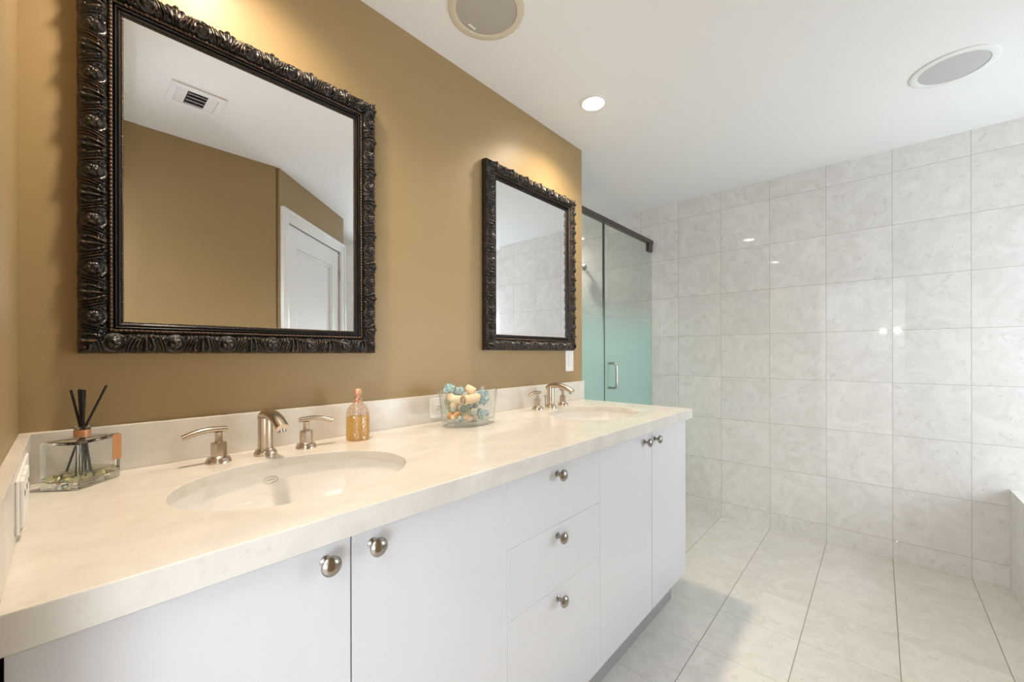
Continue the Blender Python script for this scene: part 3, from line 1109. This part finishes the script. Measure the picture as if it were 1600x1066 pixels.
for cy in (-0.075, -0.030, 0.015):
    f = link('receptacle', box(0.003, 0.007, cy - 0.017, cy + 0.017, -0.033, 0.033, 0.0012), M['plastic'], t)
    bm = new()
    add_box(bm, 0.0068, 0.0073, cy - 0.006, cy - 0.004, 0.008, 0.016)
    add_box(bm, 0.0068, 0.0073, cy + 0.004, cy + 0.006, 0.008, 0.016)
    link('slots', bm, M['dark'], f)

# twin-globe wall light in the adjoining room, mirrored in the polished tiles
t = thing('wall_light', 'twin white globe wall light mirrored as two bright dots in the tiles', 'lamp', (HX, -1.412, 1.534))
link('back_plate', box(0, 0.02, -0.11, 0.11, -0.03, 0.03, 0.004), M['steel'], t, smooth=True)
M['globe'] = emit('white_globe', (0.95, 0.97, 1.0, 1), 45.0)
for dy in (-0.079, 0.079):
    link('arm', tube([(0.015, dy, 0, .006), (0.07, dy, 0, .006)], 10), M['steel'], t, smooth=True)
    bm = new()
    bmesh.ops.create_uvsphere(bm, u_segments=20, v_segments=12, radius=0.032)
    bm.transform(Matrix.Translation((0.10, dy, 0)))
    link('globe', bm, M['globe'], t, smooth='all')

# ------------------------------------------------------------------ reed diffuser
ax_ = Vector((0.055, 0.081, 0)).normalized()
ang = math.atan2(ax_.y, ax_.x) - 0.13
t = thing('reed_diffuser', 'square glass reed diffuser with black sticks in the left corner', 'diffuser', (0.0245, -0.086, ZC + 0.0006), ang)
hw, hd, hh = 0.047, 0.034, 0.092
def flipped(o):
    o.data.flip_normals()
    return o


glass = link('bottle', box(-hw, hw, -hd, hd, 0.0, hh, 0.003, 3), M['bottle_glass'], t, smooth=True)
flipped(link('inner_wall', box(-hw + 0.006, hw - 0.006, -hd + 0.006, hd - 0.006, 0.013, hh - 0.006, 0.004, 2), M['bottle_glass'], glass, smooth=True))
bm = box(-hw + 0.0063, hw - 0.0063, -hd + 0.0063, hd - 0.0063, 0.0133, 0.026, 0.002)
link('oil', bm, M['oil'], t, smooth=True)
bm = add_lathe(new(), [(0.011, hh), (0.0115, hh + 0.018), (0.0155, hh + 0.0195), (0.0160, hh + 0.022), (0.0150, hh + 0.0235), (0.0105, hh + 0.0235), (0.0095, hh + 0.020), (0.0095, hh)], 28, close=True)
link('neck', bm, M['bottle_glass'], t, smooth=True)
bm = add_lathe(new(), [(0.0120, hh + 0.002), (0.0128, hh + 0.002), (0.0128, hh + 0.0165), (0.0120, hh + 0.0165)], 28, close=True)
link('copper_collar', bm, M['copper'], t, smooth=True)
bm = new()
add_box(bm, hw - 0.020, hw + 0.0006, -hd - 0.0009, -hd - 0.0002, 0.038, hh - 0.001)
link('copper_label', bm, M['copper'], t)
ti = Matrix.Rotation(-ang, 4, 'Z')
for i, (dx, dy, bx, by) in enumerate(((-0.023, 0.0, 0.020, -0.004), (-0.011, 0.004, 0.006, -0.012), (-0.004, -0.002, 0.002, 0.010),
                                      (0.0015, 0.003, -0.003, 0.004), (0.0045, -0.004, -0.002, -0.006), (0.045, 0.004, -0.034, -0.010))):
    topz = (0.188, 0.186, 0.190, 0.188, 0.189, 0.197)[i]
    k = 0.0022
    # top offset in world axes along the view's horizontal, neck at height .115, foot inside the oil
    wr = Vector((math.sin(YAW), -math.cos(YAW), 0))
    tv = ti @ (wr * dx + fw * dy)
    nv = ti @ (wr * (dx * 0.06 + (-0.003, -0.0015, -0.001, 0.001, 0.002, 0.003)[i]))
    fv = ti @ (wr * bx + fw * by)
    fv = Vector((max(-hw + .01, min(hw - .01, fv.x)), max(-hd + .01, min(hd - .01, fv.y)), 0))
    bm = add_tube(new(), [(tv.x, tv.y, topz, k), (nv.x, nv.y, hh + 0.022, k), (fv.x, fv.y, 0.016, k)], 10)
    link('reed', bm, M['reed'], t, smooth=True)

# ------------------------------------------------------------------ perfume bottle
t = thing('perfume_bottle', 'embossed amber perfume bottle with a round stopper right of the near faucet', 'bottle', (0.600, -0.104, ZC + 0.0006))
bm = add_lathe(new(), [(0, 0.0), (0.031, 0.0), (0.034, 0.003), (0.034, 0.070), (0.033, 0.082), (0.029, 0.095), (0.022, 0.105), (0.013, 0.112), (0.010, 0.115),
                       (0.010, 0.121), (0.0125, 0.123), (0.0125, 0.126), (0.0095, 0.128)], 40)
link('bottle', bm, M['perfume_glass'], t, smooth=True)
bm = add_lathe(new(), [(0, 0.004), (0.029, 0.004), (0.0315, 0.007), (0.0315, 0.069), (0.0, 0.069)], 40)
link('perfume', bm, M['perfume_oil'], t, smooth=True)
bm = add_lathe(new(), [(0.0105, 0.112), (0.0125, 0.114), (0.0108, 0.117), (0.0118, 0.1195), (0.0105, 0.122)], 24)
link('neck_cord', bm, M['rose_gold'], t, smooth=True)
bm = add_lathe(new(), [(0, 0.124), (0.007, 0.124), (0.0065, 0.131), (0.0075, 0.134), (0.011, 0.138), (0.0125, 0.144), (0.0115, 0.150), (0.0075, 0.1545), (0, 0.156)], 24)
link('stopper', bm, M['rose_gold'], t, smooth=True)

# ------------------------------------------------------------------ glass bowl of dried pieces
BC = Vector((1.010, -0.150, ZC + 0.0008))
bowl = thing('glass_bowl', 'oval clear glass bowl of dried shells and flowers below the far end of the backsplash', 'bowl', BC)
prof = [(0, 0), (0.0995, 0), (0.102, 0.003), (0.1055, 0.02), (0.118, 0.1285), (0.1195, 0.1315), (0.118, 0.133), (0.1155, 0.1315), (0.1015, 0.020), (0.098, 0.016), (0, 0.014)]
bm = add_lathe(new(), prof, 72, None, 1.08, 0.70)
link('bowl_wall', bm, M['glass'], bowl, smooth=True)


def pot_mat(name, a, b, sc):
    m = NT(name)
    nz = m.noise(m.coords(), sc, 5, 0.65)
    m.principled(m.mix(m.ramp(nz, ((0.35, (0, 0, 0)), (0.65, (1, 1, 1)))), a, b), 0.8, 0, 0.3, m.bump(nz, 0.5, 0.002))
    return m.m


PM = {'teal': pot_mat('teal_petals', (0.30, 0.52, 0.54, 1), (0.62, 0.74, 0.72, 1), 120),
      'blue': pot_mat('dusty_blue_petals', (0.28, 0.40, 0.44, 1), (0.60, 0.68, 0.68, 1), 120),
      'sage': pot_mat('sage_husk', (0.34, 0.36, 0.27, 1), (0.55, 0.56, 0.46, 1), 90),
      'peach': pot_mat('peach_husk', (0.80, 0.53, 0.33, 1), (0.86, 0.68, 0.48, 1), 60),
      'cream': pot_mat('cream_husk', (0.84, 0.68, 0.46, 1), (0.90, 0.78, 0.60, 1), 60),
      'orange': pot_mat('orange_husk', (0.72, 0.33, 0.10, 1), (0.82, 0.46, 0.20, 1), 70)}


def g_ball(r):
    bm = bmesh.new()
    bmesh.ops.create_icosphere(bm, subdivisions=3, radius=r)
    for v in bm.verts:
        d = v.co.normalized()
        v.co *= 1 + 0.05 * math.sin(d.x * 5 + 1) * math.cos(d.y * 6) + 0.03 * math.sin(d.z * 13)
    bmesh.ops.delete(bm, geom=[], context='VERTS')
    return bm


def g_bead(r):
    return add_lathe(new(), [(r * 0.22, -r * 0.5), (r * 0.22, r * 0.75), (r * 0.4, r * 0.92), (r * 0.85, r * 0.5), (r, 0), (r * 0.85, -r * 0.5), (r * 0.4, -r * 0.85), (r * 0.22, -r * 0.5)], 20)


def g_cup(r):
    return add_lathe(new(), [(0, -r * 1.1), (r * 0.5, -r * 1.05), (r * 0.8, -r * 0.4), (r * 1.0, r * 0.5), (r * 1.03, r * 0.9), (r * 0.92, r * 0.95), (r * 0.78, r * 0.5), (r * 0.62, -r * 0.3), (0, -r * 0.4)], 24)


def g_log(r, n=3.2):
    """a rolled bark curl: thick spiral sheet"""
    bm = new()
    k = 40
    rows = []
    for s in (-1, 1):
        ring = []
        for i in range(k):
            th = 2 * PI * 1.25 * i / (k - 1)
            rr = r * (1 - 0.32 * i / (k - 1)) * (1 + 0.06 * math.sin(th * 3))
            ring.append(((rr * math.cos(th), rr * math.sin(th), s * r * n / 2), ((rr - r * .12) * math.cos(th), (rr - r * .12) * math.sin(th), s * r * n / 2)))
        rows.append([(bm.verts.new(a), bm.verts.new(b)) for a, b in ring])
    a, b = rows
    for i in range(k - 1):
        bm.faces.new((a[i][0], a[i + 1][0], b[i + 1][0], b[i][0]))
        bm.faces.new((a[i][1], b[i][1], b[i + 1][1], a[i + 1][1]))
        bm.faces.new((a[i][0], a[i][1], a[i + 1][1], a[i + 1][0]))
        bm.faces.new((b[i][0], b[i + 1][0], b[i + 1][1], b[i][1]))
    for i in (0, k - 1):
        bm.faces.new((a[i][0], b[i][0], b[i][1], a[i][1]))
    return bm


def g_frill(r, seed=0):
    """a dried flower head: many short cupped petals around a core"""
    rnd = random.Random(seed)
    bm = new()
    bmesh.ops.create_icosphere(bm, subdivisions=2, radius=r * 0.6)
    N = 60
    for i in range(N):
        z = 1 - 2 * (i + 0.5) / N
        ph = i * 2.39996
        d = Vector((math.sqrt(1 - z * z) * math.cos(ph), math.sqrt(1 - z * z) * math.sin(ph), z))
        a = d.orthogonal().normalized()
        a = Matrix.Rotation(rnd.uniform(0, 2 * PI), 3, d) @ a
        b = d.cross(a)
        L = r * rnd.uniform(0.85, 1.1)
        wd = r * 0.26
        ctr = [d * r * 0.45, d * L * 0.8 + a * wd * 0.3, d * L + a * wd * 0.9]
        hw_ = [wd * 0.5, wd, wd * 0.55]
        th = d * 0.0
        top_, bot_ = [], []
        for c, h_ in zip(ctr, hw_):
            top_.append([bm.verts.new(c - b * h_ + a * h_ * 0.25), bm.verts.new(c), bm.verts.new(c + b * h_ + a * h_ * 0.25)])
            bot_.append([bm.verts.new(c - b * h_ - a * 0.0012 + a * h_ * 0.25), bm.verts.new(c - a * 0.0012), bm.verts.new(c + b * h_ - a * 0.0012 + a * h_ * 0.25)])
        for q in range(2):
            for s in range(2):
                bm.faces.new((top_[q][s], top_[q][s + 1], top_[q + 1][s + 1], top_[q + 1][s]))
                bm.faces.new((bot_[q][s], bot_[q + 1][s], bot_[q + 1][s + 1], bot_[q][s + 1]))
            bm.faces.new((top_[q][0], top_[q + 1][0], bot_[q + 1][0], bot_[q][0]))
            bm.faces.new((top_[q][2], bot_[q][2], bot_[q + 1][2], top_[q + 1][2]))
        bm.faces.new((top_[2][0], top_[2][1], bot_[2][1], bot_[2][0]))
        bm.faces.new((top_[2][1], top_[2][2], bot_[2][2], bot_[2][1]))
    return bm


def g_star(r):
    bm = new()
    for k in range(5):
        th = 2 * PI * k / 5
        add_tube(bm, [(0, 0, 0, r * 0.3), (r * 0.5 * math.cos(th), r * 0.5 * math.sin(th), 0, r * 0.22), (r * math.cos(th), r * math.sin(th), 0.0, r * 0.07)], 10, flat=(0.6, 1))
    return bm


GEN = {'ball': g_ball, 'bead': g_bead, 'cup': g_cup, 'log': g_log, 'frill': g_frill, 'star': g_star}
NAME = {'ball': 'dried_seed_ball', 'bead': 'wooden_bead', 'cup': 'dried_seed_cup', 'log': 'bark_curl', 'frill': 'dried_flower', 'star': 'dried_starfish'}
CAT = {'ball': 'seed pod', 'bead': 'bead', 'cup': 'seed pod', 'log': 'bark curl', 'frill': 'dried flower', 'star': 'starfish'}
GRP = 'dried pieces in the glass bowl'


def ray_y(px, py, y):
    d = fw + rt * ((px - 800) / FPX) - up * ((py - CYPX) / FPX)
    return CAM + d * ((y - CAM.y) / d.y)


# kind, colour, radius, (position right, toward the viewer, height) inside the bowl, turn, label
VR = Vector((math.sin(YAW), -math.cos(YAW), 0))
PIECES = [
    ('frill', 'teal', .019, (-.070, .012, .127), 0, 'teal dried flower poking above the left rim of the glass bowl'),
    ('ball', 'sage', .021, (-.074, .014, .088), 0, 'large mottled sage seed ball at the left side of the glass bowl'),
    ('log', 'cream', .015, (-.033, .046, .094), 1, 'cream bark curl lying across the upper left of the bowl'),
    ('log', 'peach', .0175, (.010, .042, .095), 2, 'peach bark curl lying across the upper middle of the bowl'),
    ('cup', 'sage', .0165, (-.012, .066, .064), 3, 'hollow grey-green seed cup facing out in the middle of the bowl'),
    ('ball', 'sage', .0115, (-.045, .044, .060), 0, 'small sage seed ball left of the hollow cup in the bowl'),
    ('bead', 'orange', .0105, (-.033, .052, .040), 3, 'orange bead with a hole below the hollow cup in the bowl'),
    ('ball', 'orange', .0125, (-.054, .034, .034), 0, 'light orange seed ball at the lower left of the bowl'),
    ('ball', 'peach', .0115, (-.006, .058, .036), 0, 'peach seed ball below the hollow cup in the bowl'),
    ('ball', 'sage', .0125, (.020, .056, .050), 0, 'round sage seed ball right of the hollow cup in the bowl'),
    ('ball', 'teal', .0105, (-.020, .052, .0255), 0, 'teal seed ball at the bottom middle of the bowl'),
    ('ball', 'peach', .0105, (.006, .056, .025), 0, 'peach seed ball on the floor of the bowl right of the teal one'),
    ('frill', 'blue', .0245, (.060, .014, .100), 0, 'big dusty blue dried flower at the upper right of the bowl'),
    ('frill', 'blue', .0178, (.047, .034, .040), 0, 'smaller dusty blue dried flower under the big one in the bowl'),
    ('ball', 'blue', .0105, (.082, .012, .040), 0, 'grey seed ball at the lower right of the bowl'),
    ('frill', 'teal', .0135, (-.026, .018, .122), 0, 'small teal dried flower at the top middle of the bowl'),
    ('cup', 'peach', .0155, (.004, .004, .127), 4, 'peach seed cup at the top right of the middle of the bowl'),
    ('star', 'cream', .017, (.034, .050, .0225), 5, 'cream dried starfish at the lower right of the bowl floor'),
    ('ball', 'cream', .0115, (-.044, .040, .0265), 0, 'cream seed ball on the bowl floor at the lower left'),
]
def inside(p, r, z):
    f = min(1.0, z / 0.13)
    a, b = (0.098 + 0.014 * f) * 1.08 - r, (0.098 + 0.014 * f) * 0.70 - r
    q = math.sqrt((p.x / a) ** 2 + (p.y / b) ** 2)
    if q > 1:
        p = p / q
    return Vector((p.x, p.y, max(z, 0.016 + r)))


for i, (kind, colr, r, (dr_, df_, dz), rot, lab) in enumerate(PIECES):
    r *= 1.13
    dr_ *= 1.14
    bm = GEN[kind](r) if kind != 'frill' else g_frill(r, i)
    o = link(NAME[kind], bm, PM[colr], None, smooth=True)
    o.location = BC + inside(VR * dr_ - fw * df_, r * (0.8 if kind == 'log' else 1.05), dz)
    o.rotation_mode = 'QUATERNION'
    view = (CAM - o.location).normalized()
    if rot in (1, 2):
        axis = (VR * (1 if rot == 1 else -1) * 0.75 + view * 0.62 + Vector((0, 0, -0.05 if rot == 1 else -0.15))).normalized()
        o.rotation_quaternion = axis.to_track_quat('Z', 'Y')
    elif rot == 3:
        o.rotation_quaternion = (view + VR * 0.25 - Vector((0, 0, .15))).normalized().to_track_quat('Z', 'Y')
    elif rot == 4:
        o.rotation_quaternion = (VR + Vector((0, 0, -0.9))).normalized().to_track_quat('Z', 'Y')
    elif rot == 5:
        o.rotation_quaternion = (view + Vector((0, 0, 1.5))).normalized().to_track_quat('Z', 'Y')
    else:
        o.rotation_quaternion = Vector((random.uniform(-1, 1), random.uniform(-1, 1), random.uniform(0.2, 1))).normalized().to_track_quat('Z', 'Y')
    tag(o, lab, CAT[kind], GRP)
# the pieces behind, buried in the bowl
for i in range(24):
    kind = ('ball', 'ball', 'frill')[i % 3]
    colr = ('peach', 'sage', 'blue', 'cream')[i % 4]
    a_, rad_ = i * 2.4, 0.5 + 0.3 * ((i * 7) % 5) / 5
    x_, y_ = 0.095 * math.cos(a_) * rad_, 0.022 + 0.022 * math.sin(a_)
    z_ = 0.030 + 0.085 * ((i * 5) % 24) / 24
    o = link(NAME[kind], GEN[kind](0.0145) if kind == 'ball' else g_frill(0.016, 50 + i), PM[colr], None, smooth=True)
    o.location = BC + inside(Vector((x_, y_ + 0.006, 0)), 0.016, z_)
    tag(o, 'small dried filler piece half hidden behind the front pieces in the bowl', CAT[kind], GRP)
